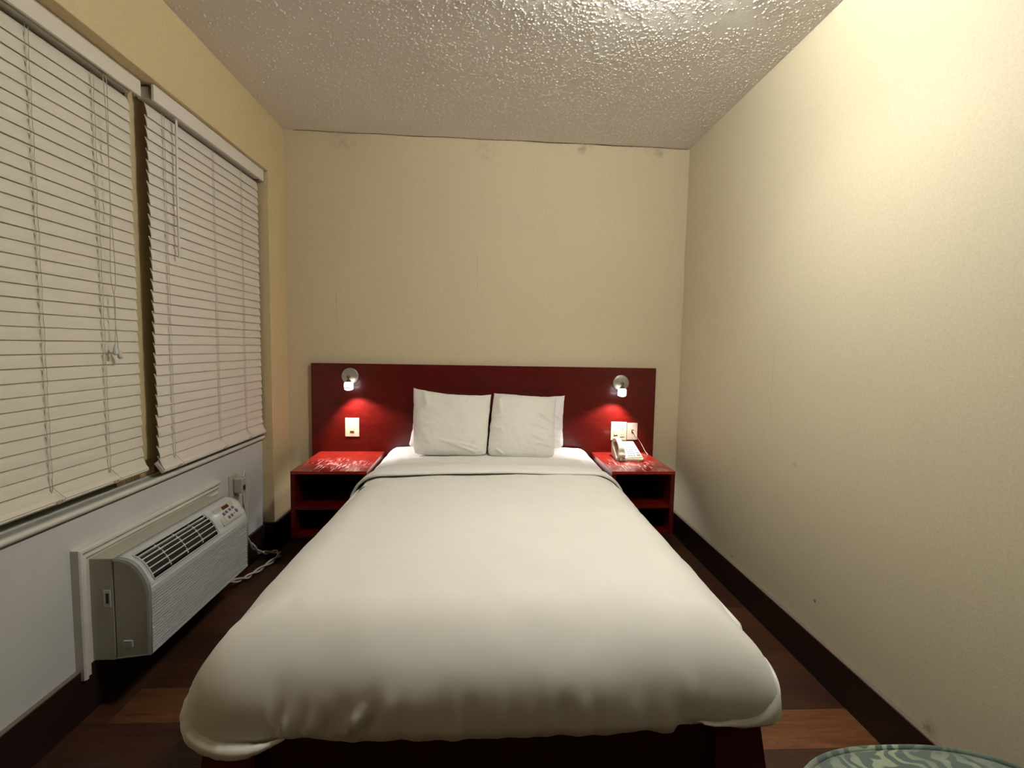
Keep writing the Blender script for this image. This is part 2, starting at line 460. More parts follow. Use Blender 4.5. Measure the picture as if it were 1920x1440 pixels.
# ragged edge of the wallpaper in the right corner and the crack along the ceiling
def ribbon(name, mat, pts_fn, n, width_fn, out, parent):
    m = MB()
    for i in range(n + 1):
        c, side = pts_fn(i / n); wd = width_fn(i)
        m.v += [tuple(Vector(c) + Vector(out) * .0015), tuple(Vector(c) + Vector(side) * wd + Vector(out) * .003)]
    m.f = [(2 * i, 2 * i + 2, 2 * i + 3, 2 * i + 1) for i in range(n)]
    return m.build(name, mat, parent, solid=.0008)
r1 = random.Random(3)
M['crack'] = NT('dark_crack', (.09, .065, .045), .8).m
M['flap'] = NT('lifted_paper_edge', (.66, .57, .40), .6).m
ribbon('ceiling_crack', 'crack', lambda t: ((-1.15 + 2.38 * t, yb(-1.15 + 2.38 * t) - .002, ZC - .004 + .002 * sin(37 * t)), (0, 0, 1)), 120,
       lambda i: .0012 + .004 * max(0, noise.noise((i * .23, 4.1, 0))) + (.0025 if 62 < i < 108 else 0), (0, -1, 0), wall_back)
ribbon('lifted_paper_edge', 'flap', lambda t: ((XR - .0005, yb(XR) - .012 - .010 * noise.noise((t * 7, 0, 2.2)), .58 + 1.32 * t), (0, 1, 0)), 110,
       lambda i: .003 + .012 * abs(noise.noise((i * .19, 1.1, 0))), (-1, 0, 0), wall_right)

# baseboards
m = MB().box(XR - .016, XR, Y_NEAR, 3.06, 0, .143)
b = struct(m.build('baseboard_right', 'base', bevel=.002))
MB().box(XR - .0162, XR, Y_NEAR, 3.06, .1432, .1475).build('baseboard_edge', 'base_edge', b, label='pale top edge')
m = MB()
m.box(XP, XP + .014, Y0W, YJ, 0, .158)
m.box(XL - .062, XL + .014, YJ - .014, YJ, 0, .165)
m.box(XL, XL + .014, YJ - .014, yb(XL), 0, .165)
m.box(XL, XL + .014, Y_NEAR, Y0W, 0, .165)
b = struct(m.build('baseboard_left', 'base'))
MB().box(XP, XP + .0142, Y0W, 1.51, .1582, .162).build('baseboard_edge', 'base_edge', b, label='pale top edge')
m = MB(); m.add([(XL + .014, yb(XL) - .014, 0), (XR - .016, yb(XR) - .014, 0), (XR - .016, yb(XR) - .014, .15), (XL + .014, yb(XL) - .014, .15),
                 (XL + .014, yb(XL) + .002, 0), (XR - .016, yb(XR) + .002, 0), (XR - .016, yb(XR) + .002, .15), (XL + .014, yb(XL) + .002, .15)],
                [(0, 1, 2, 3), (4, 7, 6, 5), (3, 2, 6, 7), (0, 4, 5, 1), (0, 3, 7, 4), (1, 5, 6, 2)])
struct(m.build('baseboard_back', 'base'))

# window sill with rounded nose, bare timber at the mullion foot
poly = [(-1.46, .642), (-1.268, .642), (-1.262, .646), (-1.2615, .650), (-1.254, .651), (-1.2485, .656), (-1.2475, .661), (-1.250, .666), (-1.256, .669), (-1.262, .668), (-1.272, .6665), (-1.300, .6665), (-1.302, .6715), (-1.46, .6715)]
sill = struct(MB().prism(poly, Y0W, YJ - .001).build('window_sill', 'sill', smooth=True, auto=35))
poly = [(-1.272, .6672), (-1.262, .6688), (-1.256, .6698), (-1.2495, .6668), (-1.2468, .661), (-1.2478, .6555), (-1.254, .650), (-1.2625, .649), (-1.266, .655)]
MB().prism(poly, Y0W, YJ - .002).build('sill_nose', 'trim', sill, smooth=True, auto=50, label='glossy white rounded front edge')
mul = struct(MB().box(-1.43, -1.308, 1.888, 2.075, .735, ZH).build('window_mullion', 'wall_left'))
m = MB()
for i, (a, b_, d) in enumerate([(1.775, 1.815, .002), (1.8155, 1.865, -.001), (1.8655, 1.915, .001), (1.9155, 1.975, .000)]):
    m.box(-1.43, -1.312 + d, a, b_, .672, .7345)
m.build('bare_timber', 'bare_wood', mul, label='unpainted stained timber at the foot')
# windows behind the blinds
def window(name, y0, y1):
    m = MB(); t = .05
    m.box(-1.445, -1.405, y0, y0 + t, ZS, ZH); m.box(-1.445, -1.405, y1 - t, y1, ZS, ZH)
    m.box(-1.445, -1.405, y0 + t, y1 - t, ZS, ZS + t); m.box(-1.445, -1.405, y0 + t, y1 - t, ZH - t, ZH)
    m.box(-1.44, -1.41, y0 + t, y1 - t, 1.38, 1.42)
    o = struct(m.build(name, 'trim'))
    MB().box(-1.428, -1.424, y0 + t, y1 - t, ZS + t, ZH - t).build('pane', 'glass', o)
window('window_1', Y0W, 1.85); window('window_2', 2.075, YJ)
struct(MB().box(-1.60, -1.455, Y_NEAR, 3.2, 0, ZC).build('wall_left_outer', 'wall_near')) 

# casing round the air conditioner
prof = [(0, 0), (0, .024), (.004, .028), (.012, .029), (.018, .024), (.022, .016), (.026, .019), (.034, .020), (.040, .015), (.044, .010), (.056, .009), (.062, .013), (.067, .012), (.070, 0)]
m = MB(); ya, yc, zt_, zb_ = 1.512, 2.312, .547, .130
for d, t in prof:
    X = XP + t
    m.v += [(X, ya + d, zb_), (X, ya + d, zt_ - d), (X, yc, zt_ - d)]
for i in range(len(prof) - 1):
    for k in range(2): m.f.append((i * 3 + k, i * 3 + k + 1, (i + 1) * 3 + k + 1, (i + 1) * 3 + k))
n = len(prof)
m.f += [tuple(3 * i for i in range(n)), tuple(3 * i + 2 for i in range(n))]
struct(m.build('trim_1', 'trim', auto=30))

# ------------------------------------------------------------------ blinds
def blind(label, y0, y1, xs, xv, zrail, ladders, mat, wand=None, cords=None, ret0=True):
    root = thing('window_blind', (xs, (y0 + y1) / 2, zrail), label, 'blind', 'horizontal blinds in the window recess')
    zt = ZH - .001
    m = MB().box(xv - .010, xv, y0 - .006, y1 + .006, zt - .058, zt)
    m.box(xv - .028, xv - .010, y1 + .002, y1 + .006, zt - .058, zt)
    if ret0: m.box(xv - .022, xv - .010, y0 - .006, y0 - .001, zt - .058, zt)
    m.build('valance', mat, root, bevel=.0015)
    MB().box(xs - .028, xs + .012, y0 + .002, y1 - .002, zt - .050, zt - .006).build('headrail', mat, root, bevel=.002)
    pitch = .0397; lean = .0044; hz = .0232
    n = int(round((zt - .088 - (zrail + .034)) / pitch)) + 1
    pitch = (zt - .088 - (zrail + .034)) / (n - 1)
    m = MB(); rr = random.Random(int(y0 * 100))
    ys = [y0]
    for l in ladders: ys += [l - .0013, l + .0013]
    ys.append(y1)
    for i in range(n):
        zc = zt - .088 - i * pitch
        ang = atan2(lean, hz) + radians(rr.uniform(-1.0, 1.0)); L = hypot(lean, hz); xo = 0
        if i >= n - 3:
            ang += radians((0, 5, 13)[i - n + 3]); xo = (0, .002, .006)[i - n + 3]
        ax = Vector((sin(ang), 0, -cos(ang)))        # from top edge to bottom edge
        nrm = Vector((cos(ang), 0, sin(ang)))        # room side
        dz = rr.uniform(-.0008, .0008); dy = rr.uniform(-.002, .002)
        K = 6
        def P(y, t, side):
            s = (t * 2 - 1) * L
            off = .0020 * (1 - (t * 2 - 1) ** 2) + side
            p = Vector((xs + xo, y, zc + dz)) + ax * s + nrm * off
            return p
        for j in range(len(ys) - 1):
            a, b_ = ys[j] + (dy if j == 0 else 0), ys[j + 1] + (dy if j == len(ys) - 2 else 0)
            slot = (j % 2 == 1)
            rng = range(K)
            base = len(m.v)
            for t in range(K + 1):
                for y in (a, b_):
                    for sd in (.0013, -.0013): m.v.append(tuple(P(y, t / K, sd)))
            for t in rng:
                if slot and t in (2, 3): continue
                q = base + t * 4
                m.f += [(q, q + 4, q + 6, q + 2), (q + 1, q + 3, q + 7, q + 5)]
            q = base + K * 4
            m.f += [(base, base + 2, base + 3, base + 1), (q, q + 1, q + 3, q + 2)]
            if j == 0: m.f += [(base + t * 4, base + t * 4 + 1, base + t * 4 + 5, base + t * 4 + 4) for t in rng]
            if j == len(ys) - 2: m.f += [(base + t * 4 + 2, base + t * 4 + 6, base + t * 4 + 7, base + t * 4 + 3) for t in rng]
    m.build('slats', mat, root, fix=False)
    # bottom rail, leaning out, with the last slat stacked on it
    ang = radians(36); ax = Vector((sin(ang), 0, -cos(ang))); nr = Vector((cos(ang), 0, sin(ang)))
    c = Vector((xs + .004, (y0 + y1) / 2, zrail + .012))
    hy = (y1 - y0) / 2
    MB().rbox(c, ax * .024, (0, hy + .004, 0), nr * .0075).build('bottom_rail', mat, root, bevel=.002)
    MB().rbox(c + nr * .0105 - ax * .004, ax * .023, (0, hy + .001, 0), nr * .0014).build('stacked_slat', mat, root)
    for l in ladders:
        m = MB(); pts = []; steps = n * 2
        for k in range(steps + 1):
            z = zt - .06 - (zt - .06 - zrail - .03) * k / steps
            pts.append((xs + .0092 + (.0015 if k % 2 else 0), l + .006 + .0015 * sin(k * .9), z))
        m.tube(pts, .0008, 5)
        pts = [(p[0] - .0006, l - .004 + .001 * sin(i * 1.3 + 1), p[2]) for i, p in enumerate(pts)]
        m.tube(pts, .0007, 5)
        pts = catmull([(xs + .010, l + .005, zrail + .045), (xs + .026, l + .012, zrail + .022), (xs + .034, l + .020, zrail + .006), (xs + .03, l + .004, zrail - .002), (xs + .024, l - .004, zrail + .004)], 6)
        m.tube(pts, .0009, 5)
        o = m.build('ladder_cord', 'cord', root, smooth=True)
        rg = [Vector((xs + .027 + .006 * sin(a) * .4, l + .008 + .009 * cos(a), zrail + .000 + .006 * sin(a))) for a in [2 * pi * q / 14 for q in range(14)]]
        MB().tube(rg, .0018, 6, closed=True).build('cord_loop', 'clear', o, smooth=True)
    if wand:
        wy0, wy1, z0 = wand; m = MB()
        m.tube([(xv - .022, wy0, 2.062), (xv - .012, wy0, 2.066), (xv - .010, wy0, 2.058)], .0022, 6)
        m.tube([(xv - .010, wy0, 2.060), (xv - .012, (wy0 + wy1) / 2, (2.06 + z0) / 2), (xv - .010, wy1, z0)], .0046, 6)
        m.build('tilt_wand', mat, root)
    if cords:
        for q, (cy, z1, dy) in enumerate(cords):
            m = MB(); X = xs + .030
            pts = catmull([(xs + .012, cy + .006, ZH - .05), (X, cy, ZH - .10), (X, cy + dy, 1.70), (X - .002, cy - dy * .6, 1.42), (X, cy + dy * 1.4, 1.32), (X, cy, z1 + .02)], 8)
            m.tube(pts, .0012, 5)
            o = m.build('lift_cord', 'cord', root, smooth=True)
            MB().lathe((X, cy, z1 + .024), (.12, (q - .5) * .3, -1), [(.0018, 0), (.004, .003), (.006, .012), (.0085, .026), (.0085, .032), (.006, .036), (.001, .037)], 16).build('tassel', 'clear', o, smooth=True)
blind('wide off-white horizontal blind nearest the camera, with two tasselled pull cords', Y0W + .03, 1.884, -1.296, -1.252, .708,
      [1.10, 1.487, 1.712], 'blind', cords=[(1.735, 1.155, .006), (1.748, 1.142, -.007)])
blind('off-white horizontal blind nearer the bed wall, with a white tilt wand', 1.918, 2.782, -1.258, -1.222, .694,
      [2.0, 2.34, 2.592], 'blind2', wand=(2.055, 2.047, 1.525), ret0=False)

# ------------------------------------------------------------------ air conditioner
def aircon():
    ya, yb_ = 1.567, 2.215
    root = thing('air_conditioner', (-1.17, 1.89, .16), 'white through-wall air conditioner with louvred front under the window', 'air conditioner')
    MB().box(XP - .02, -1.185, ya + .002, yb_ - .002, .160, .499).build('sleeve', 'ac_sleeve', root, bevel=.002, label='beige metal sleeve in the wall')
    m = MB().box(-1.215, -1.190, ya - .0002, ya + .004, .345, .392)
    MB().box(-1.214, -1.192, ya - .0006, ya + .003, .34, .395).build('slot_label', 'ac_bar', root)
    MB().box(-1.206, -1.197, ya - .0016, ya + .003, .352, .385).build('slot', 'dark', root)
    P = [(-1.181, .5), (-1.160, .4995), (-1.140, .495), (-1.125, .488), (-1.110, .476), (-1.098, .460), (-1.086, .440), (-1.0765, .415), (-1.071, .387), (-1.074, .177), (-1.181, .164)]
    # top surface with openings left for the air grille
    g0, g1 = 1.600, 1.985
    bands = [ya, ya + .010, g0, g1, yb_ - .008, yb_]
    m = MB()
    for i in range(len(P) - 1):
        for j in range(len(bands) - 1):
            if j == 2 and 2 <= i <= 6: continue
            if 1 <= j <= 3 and i == 8: continue
            a, b_ = P[i], P[i + 1]
            m.add([(a[0], bands[j], a[1]), (b_[0], bands[j], b_[1]), (b_[0], bands[j + 1], b_[1]), (a[0], bands[j + 1], a[1])], [(0, 1, 2, 3)])
    # raised front strips left and below the louvres
    m.build('cover', 'ac_cover', root, weld=.0002, solid=.004, auto=35, smooth=True)
    Pi = [(x - .003 if z < .49 else x, z - (.005 if z > .2 else -.004)) for x, z in P]
    MB().prism(P, ya + .0035, ya + .006).build('end_cap', 'ac_sleeve', root)
    MB().prism(P, yb_ - .006, yb_ - .0035).build('end_cap', 'ac_sleeve', root)
    m = MB()
    # rim proud of the end cap
    for (yy0, yy1) in ((ya - .001, ya + .008),):
        inn = [(x - .009 * (1 if i > 1 else 0), z - .009 * (1 if i < 9 else 0)) for i, (x, z) in enumerate(P)]
        n = 9
        for i in range(n):
            a, b_, c, d = P[i], P[i + 1], inn[i + 1], inn[i]
            m.add([(a[0], yy0, a[1]), (b_[0], yy0, b_[1]), (c[0], yy0, c[1]), (d[0], yy0, d[1]), (d[0], yy1, d[1]), (c[0], yy1, c[1])], [(0, 1, 2, 3), (3, 2, 5, 4)])
            m.add([(a[0], yy0, a[1]), (b_[0], yy0, b_[1]), (b_[0], yy1 + .004, b_[1]), (a[0], yy1 + .004, a[1])], [(0, 1, 2, 3)])
    m.build('rim', 'ac_cover', root, smooth=True, auto=35)
    # black cavity
    MB().prism([(-1.150, .490), (-1.128, .481), (-1.104, .458), (-1.092, .438), (-1.086, .418), (-1.10, .40), (-1.15, .42)], g0 + .001, g1 - .001).build('air_outlet', 'black', root)
    def prof_pt(t):
        Q = P[2:8]; s = t * (len(Q) - 1); i = min(int(s), len(Q) - 2); f = s - i
        return Vector((Q[i][0] * (1 - f) + Q[i + 1][0] * f, 0, Q[i][1] * (1 - f) + Q[i + 1][1] * f))
    for k in range(5):
        t = .16 + .175 * k; p = prof_pt(t); d = (prof_pt(t + .03) - p).normalized(); nrm = Vector((-d.z, 0, d.x))
        if nrm.x < 0: nrm = -nrm
        c = p - nrm * .004
        m = MB().rbox((c.x, (g0 + g1) / 2, c.z), (0, (g1 - g0) / 2 - .002, 0), nrm * .0045, d * .0018)
        m.build('outlet_bar', 'ac_bar', root)
    for yy in (1.698, 1.795, 1.89):
        m = MB()
        for k in range(5):
            p = prof_pt(.07 + .18 * k); q = prof_pt(.22 + .18 * k)
            c = (p + q) / 2; m.rbox((c.x - .006, yy, c.z - .005), (0, .0018, 0), (q - p) / 2, (.003, 0, .003))
        m.build('outlet_rib', 'ac_bar', root)
    # rim around the grille
    pts0 = [prof_pt(k / 12) for k in range(13)]
    loop = [(p.x + .001, g0 - .002, p.z + .001) for p in pts0] + [(p.x + .001, g1 + .004, p.z + .001) for p in pts0[::-1]]
    MB().tube(loop, .0028, 6, closed=True).build('outlet_rim', 'ac_cover', root, smooth=True)
    # front louvres
    MB().box(-1.083, -1.079, ya + .012, yb_ - .008, .182, .380).build('louvre_back', 'dark', root)
    m = MB(); nl = 19
    for k in range(nl):
        z = .186 + (.372 - .186) * k / (nl - 1)
        x = -1.0735 + .003 * (z - .18) / .2
        m.add([(x - .0055, ya + .009, z + .0030), (x, ya + .012, z + .0024), (x, ya + .012, z - .0024), (x - .0055, ya + .009, z - .0030),
               (x - .0055, yb_ - .005, z + .0030), (x, yb_ - .008, z + .0024), (x, yb_ - .008, z - .0024), (x - .0055, yb_ - .005, z - .0030)],
              [(0, 1, 5, 4), (1, 2, 6, 5), (2, 3, 7, 6), (0, 3, 2, 1), (4, 5, 6, 7)])
    m.build('front_louvres', 'ac_cover', root)
    m = MB().box(-1.079, -1.0695, ya + .008, yb_ - .006, .378, .400)
    m.box(-1.080, -1.0732, ya + .008, yb_ - .006, .176, .183)
    m.build('front_band', 'ac_cover', root, bevel=.002)
    # sticker with two printed lines
    st = MB().box(-1.158, -1.130, ya - .0012, ya + .004, .205, .226).build('sticker', 'ac_bar', root)
    m = MB().box(-1.154, -1.138, ya - .0016, ya, .2205, .2225); m.box(-1.156, -1.133, ya - .0016, ya, .215, .2158); m.box(-1.156, -1.133, ya - .0016, ya, .210, .2108)
    m.build('printing', 'button', st)
    # control panel
    A = Vector((-1.132, 0, .492)); B = Vector((-1.079, 0, .424)); d = (B - A); L = d.length; d.normalize(); nrm = Vector((-d.z, 0, d.x)); nrm = nrm if nrm.x > 0 else -nrm
    def cp(y, v, h=0): p = A + d * L * v + nrm * (h + .0045 - .0035 * abs(v - .5)); p.y = y; return p
    pan = MB().rbox(cp(2.105, .5, .0005), (0, .072, 0), d * L * .47, nrm * .0015).build('control_panel', 'ac_sleeve', root, bevel=.0014)
    MB().rbox(cp(2.118, .56, .0022), (0, .056, 0), d * L * .30, nrm * .0008).build('key_plate', 'key_plate', pan)
    MB().rbox(cp(2.115, .17, .0025), (0, .025, 0), d * L * .09, nrm * .001).build('display', 'display', pan)
    for y, v in ((2.075, .45), (2.099, .42), (2.126, .40), (2.152, .38), (2.092, .72), (2.116, .70)):
        MB().rbox(cp(y, v, .0035), (0, .0075, 0), d * L * .075, nrm * .001).build('key', 'button', pan)
    MB().lathe(cp(2.138, .68, .002), nrm, [(.003, 0), (.003, .002)], 12).build('indicator', 'black', pan)
    MB().lathe(cp(2.160, .62, .002), nrm, [(.010, 0), (.009, .003), (.006, .0036)], 18).build('knob', 'button', pan, smooth=True)
    # power lead: up to the plug, and a knotted loop by the floor
    m = MB()
    m.tube(catmull([(-1.225, 2.20, .30), (-1.236, 2.47, .22), (-1.238, 2.55, .27), (-1.240, 2.553, .36), (-1.240, 2.548, .46), (-1.232, 2.528, .524), (-1.222, 2.500, .533), (-1.218, 2.484, .515)], 8), .0042, 8)
    m.build('power_lead', 'cable', root, smooth=True)
    path = catmull([(-1.20, 2.20, .34), (-1.185, 2.36, .27), (-1.19, 2.48, .17), (-1.20, 2.58, .085), (-1.20, 2.68, .035), (-1.165, 2.735, .016), (-1.135, 2.68, .016), (-1.15, 2.57, .018), (-1.17, 2.46, .022), (-1.19, 2.38, .03), (-1.205, 2.24, .09), (-1.21, 2.20, .16)], 10)
    m = MB()
    for ph in (0, pi):
        q = []
        for i, p in enumerate(path):
            dd = (path[min(i + 1, len(path) - 1)] - path[max(i - 1, 0)]).normalized(); t = dd.cross(Vector((0, .3, 1))).normalized(); u = dd.cross(t)
            a = i * .36 + ph; rr = .0072
            pp = p + (t * cos(a) + u * sin(a)) * rr; pp.z = max(pp.z, .0055); q.append(pp)
        m.tube(q, .0050, 8)
    m.build('knotted_lead', 'cable', root, smooth=True)
    MB().box(-1.244, -1.238, 2.545, 2.566, .315, .365).build('lead_tag', 'trim', root, label='white paper tag on the lead')
aircon()
pl = thing('wall_outlet', (XP, 2.47, .47), 'ivory wall outlet with a grey plug in it, beside the air conditioner', 'outlet')
MB().box(XP, XP + .006, 2.428, 2.503, .415, .530).build('outlet_plate', 'ac_sleeve', pl, bevel=.003)
pg = thing('power_plug', (XP + .03, 2.478, .47), 'chunky grey-white plug pushed into the outlet beside the air conditioner', 'plug')
MB().box(XP + .007, XP + .050, 2.459, 2.502, .438, .512).build('plug_body', 'ac_sleeve', pg, bevel=.006, seg=3)
MB().box(XP + .050, XP + .0515, 2.470, 2.492, .45, .475).build('test_button', 'dark', pg)

# ------------------------------------------------------------------ headboard and nightstands
hb = thing('headboard', (0, YB, 0), 'wide dark red lacquered wooden headboard panel fixed to the back wall', 'headboard', rz=TILT)
def LW(x, y, z):  # headboard-local point to world
    return RM[hb] @ Vector((x, y, z))
MB().box(-1.057, 1.074, -.032, -.002, .24, 1.0765, RM[hb]).build('panel', 'red', hb, bevel=.0015)

def nightstand(sx, x0, x1, label):
    r = thing('nightstand', LW((x0 + x1) / 2, -.27, .187), label, 'nightstand', 'open red nightstands either side of the bed', rz=TILT)
    W4 = RM[hb]; y0, y1 = -.512, -.034
    MB().box(x0, x1, y0, y1, .521, .5375, W4).build('top', 'red_top', r, bevel=.0012)
    MB().box(x0, x0 + .022, y0 + .001, y1, .187, .5208, W4).build('side_panel', 'red', r, bevel=.001)
    MB().box(x1 - .022, x1, y0 + .001, y1, .187, .5208, W4).build('side_panel', 'red', r, bevel=.001)
    MB().box(x0 + .0225, x1 - .0225, y0 + .004, y1, .332, .349, W4).build('shelf', 'red', r, bevel=.001)
    MB().box(x0 + .0225, x1 - .0225, y0 + .004, y1, .187, .203, W4).build('bottom_panel', 'red', r, bevel=.001)
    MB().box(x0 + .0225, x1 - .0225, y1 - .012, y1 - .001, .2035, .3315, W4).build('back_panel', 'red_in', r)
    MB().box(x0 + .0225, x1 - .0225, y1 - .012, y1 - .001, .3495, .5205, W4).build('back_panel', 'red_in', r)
nightstand(-1, -1.008, -.622, 'red open-shelf nightstand with a bare scratched top, on the window side of the bed')
nightstand(1, .674, 1.024, 'red open-shelf nightstand carrying the telephone, on the blank wall side of the bed')

# ------------------------------------------------------------------ reading lamps
def reading_lamp(px, pz, sx, label):
    c = LW(px, -.0326, pz)
    r = thing('reading_lamp', c, label, 'lamp', 'reading lamps on the headboard', rz=TILT)
    c = Vector(c)
    MB().lathe(c, (0, -1, 0), [(.051, 0), (.051, .008), (.0495, .011), (.047, .0125), (.010, .0135), (.001, .0135)], 48).build('backplate', 'steel', r, smooth=True, auto=40)
    hc = c + Vector((sx * .011, -.082, -.028))
    MB().lathe(c + Vector((-sx * .006, -.012, -.004)), (0, -1, -.1), [(.010, 0), (.010, .012), (.008, .014), (.001, .0145)], 20).build('mounting_boss', 'brass', r, smooth=True, auto=40)
    m = MB(); m.tube(catmull([c + Vector((-sx * .006, -.020, -.004)), c + Vector((0, -.045, -.002)), c + Vector((sx * .008, -.070, -.006)), hc + Vector((0, 0, .012))], 6), .0045, 8)
    m.lathe(hc + Vector((0, 0, .016)), (0, 0, -1), [(.004, 0), (.009, .004), (.015, .012), (.019, .016)], 20)
    m.build('arm', 'brass', r, smooth=True, auto=40)
    MB().lathe(hc, (sx * .05, -.05, -1), [(.016, 0), (.024, .004), (.026, .014), (.0265, .034), (.001, .0342)], 32).build('lamp_shade', 'headglow', r, smooth=True, auto=40, label='glowing frosted glass shade')
    MB().lathe(hc + Vector((sx * .0018, -.0018, -.0345)), (sx * .05, -.05, -1), [(.0275, 0), (.0285, .002), (.0285, .004), (.0265, .0045)], 32).build('shade_ring', 'brass', r, smooth=True, auto=40)
    MB().lathe(hc + Vector((sx * .002, -.002, -.0392)), (sx * .05, -.05, -1), [(.0255, 0), (.0245, .004), (.020, .008), (.012, .011), (.001, .012)], 32).build('lens', 'lens', r, smooth=True, auto=60, label='brightly lit lens')
    ld = bpy.data.lights.new('reading_spot', 'SPOT'); ld.energy = READ_WATT * 4; ld.color = READ_COLOR; ld.spot_size = radians(112); ld.spot_blend = .55; ld.shadow_soft_size = .016
    lo = bpy.data.objects.new('reading_spot', ld); COL.objects.link(lo); lo.parent = r
    lo.location = RM[r].inverted() @ (hc + Vector((sx * .003, -.004, -.058)))
    lo.rotation_euler = (radians(6), radians(-13 * sx), 0)
reading_lamp(-.824, 1.000, 1, 'lit nickel reading lamp over the bare-topped nightstand, window side')
reading_lamp(.847, .981, -1, 'lit nickel reading lamp over the telephone')

# switch and outlet plates (local x,z on the headboard face)
def hbox(m, x0, x1, d0, d1, z0, z1): return m.box(x0, x1, -.032 - d1, -.032 - d0, z0, z1, RM[hb])
def rocker(parent, xc, zc):
    hbox(MB(), xc - .0135, xc + .0135, .0062, .0072, zc - .034, zc + .032).build('rocker_frame', 'ivory2', parent)
    hbox(MB(), xc - .0115, xc + .0115, .007, .0088, zc + .002, zc + .030).build('rocker', 'ivory', parent, bevel=.001)
    hbox(MB(), xc - .0115, xc + .0115, .007, .0115, zc - .022, zc + .0015).build('rocker', 'ivory', parent, bevel=.001)
    hbox(MB(), xc - .0105, xc + .0105, .007, .0082, zc - .032, zc - .0225).build('pilot_window', 'bronze', parent, label='amber pilot window')
def screws(parent, pts):
    for x, z in pts: MB().lathe(LW(x, -.038, z), (0, -1, 0), [(.003, 0), (.0028, .001), (.001, .0012)], 12).build('screw', 'ivory2', parent)
sw = thing('light_switch', LW(-.814, -.032, .687), 'ivory light switch plate under the window-side reading lamp', 'switch', rz=TILT)
hbox(MB(), -.857, -.772, 0, .0062, .629, .745).build('switch_plate', 'ivory', sw, bevel=.004, seg=3)
rocker(sw, -.815, .687); screws(sw, [(-.815, .732), (-.815, .642)])
MB().box(-1, 1, -1, 1, -1, 1)
so = thing('switch_outlet_plate', LW(.846, -.032, .676), 'ivory double plate with a rocker switch and socket above the telephone', 'outlet', rz=TILT)
hbox(MB(), .794, .896, 0, .0062, .614, .733).build('cover_plate', 'ivory', so, bevel=.004, seg=3)
rocker(so, .825, .672)
r_ = hbox(MB(), .852, .882, .006, .0085, .638, .706).build('receptacle', 'ivory', so, bevel=.004)
m = MB()
for zz in (.688, .652):
    hbox(m, .860, .8625, .0082, .0092, zz - .004, zz + .005); hbox(m, .871, .8735, .0082, .0092, zz - .004, zz + .005); hbox(m, .8655, .869, .0082, .0092, zz - .012, zz - .008)
m.build('slots', 'dark', r_)
screws(so, [(.825, .722), (.867, .722), (.825, .624), (.867, .624)])
tj = thing('telephone_jack', LW(.933, -.032, .676), 'square ivory telephone jack plate with a cord plugged in, next to the double plate', 'jack', rz=TILT)
hbox(MB(), .899, .966, 0, .0055, .618, .727).build('jack_plate', 'ivory2', tj, bevel=.002)
hbox(MB(), .926, .940, .005, .010, .668, .684).build('socket', 'dark', tj)
screws(tj, [(.933, .712), (.933, .632)])

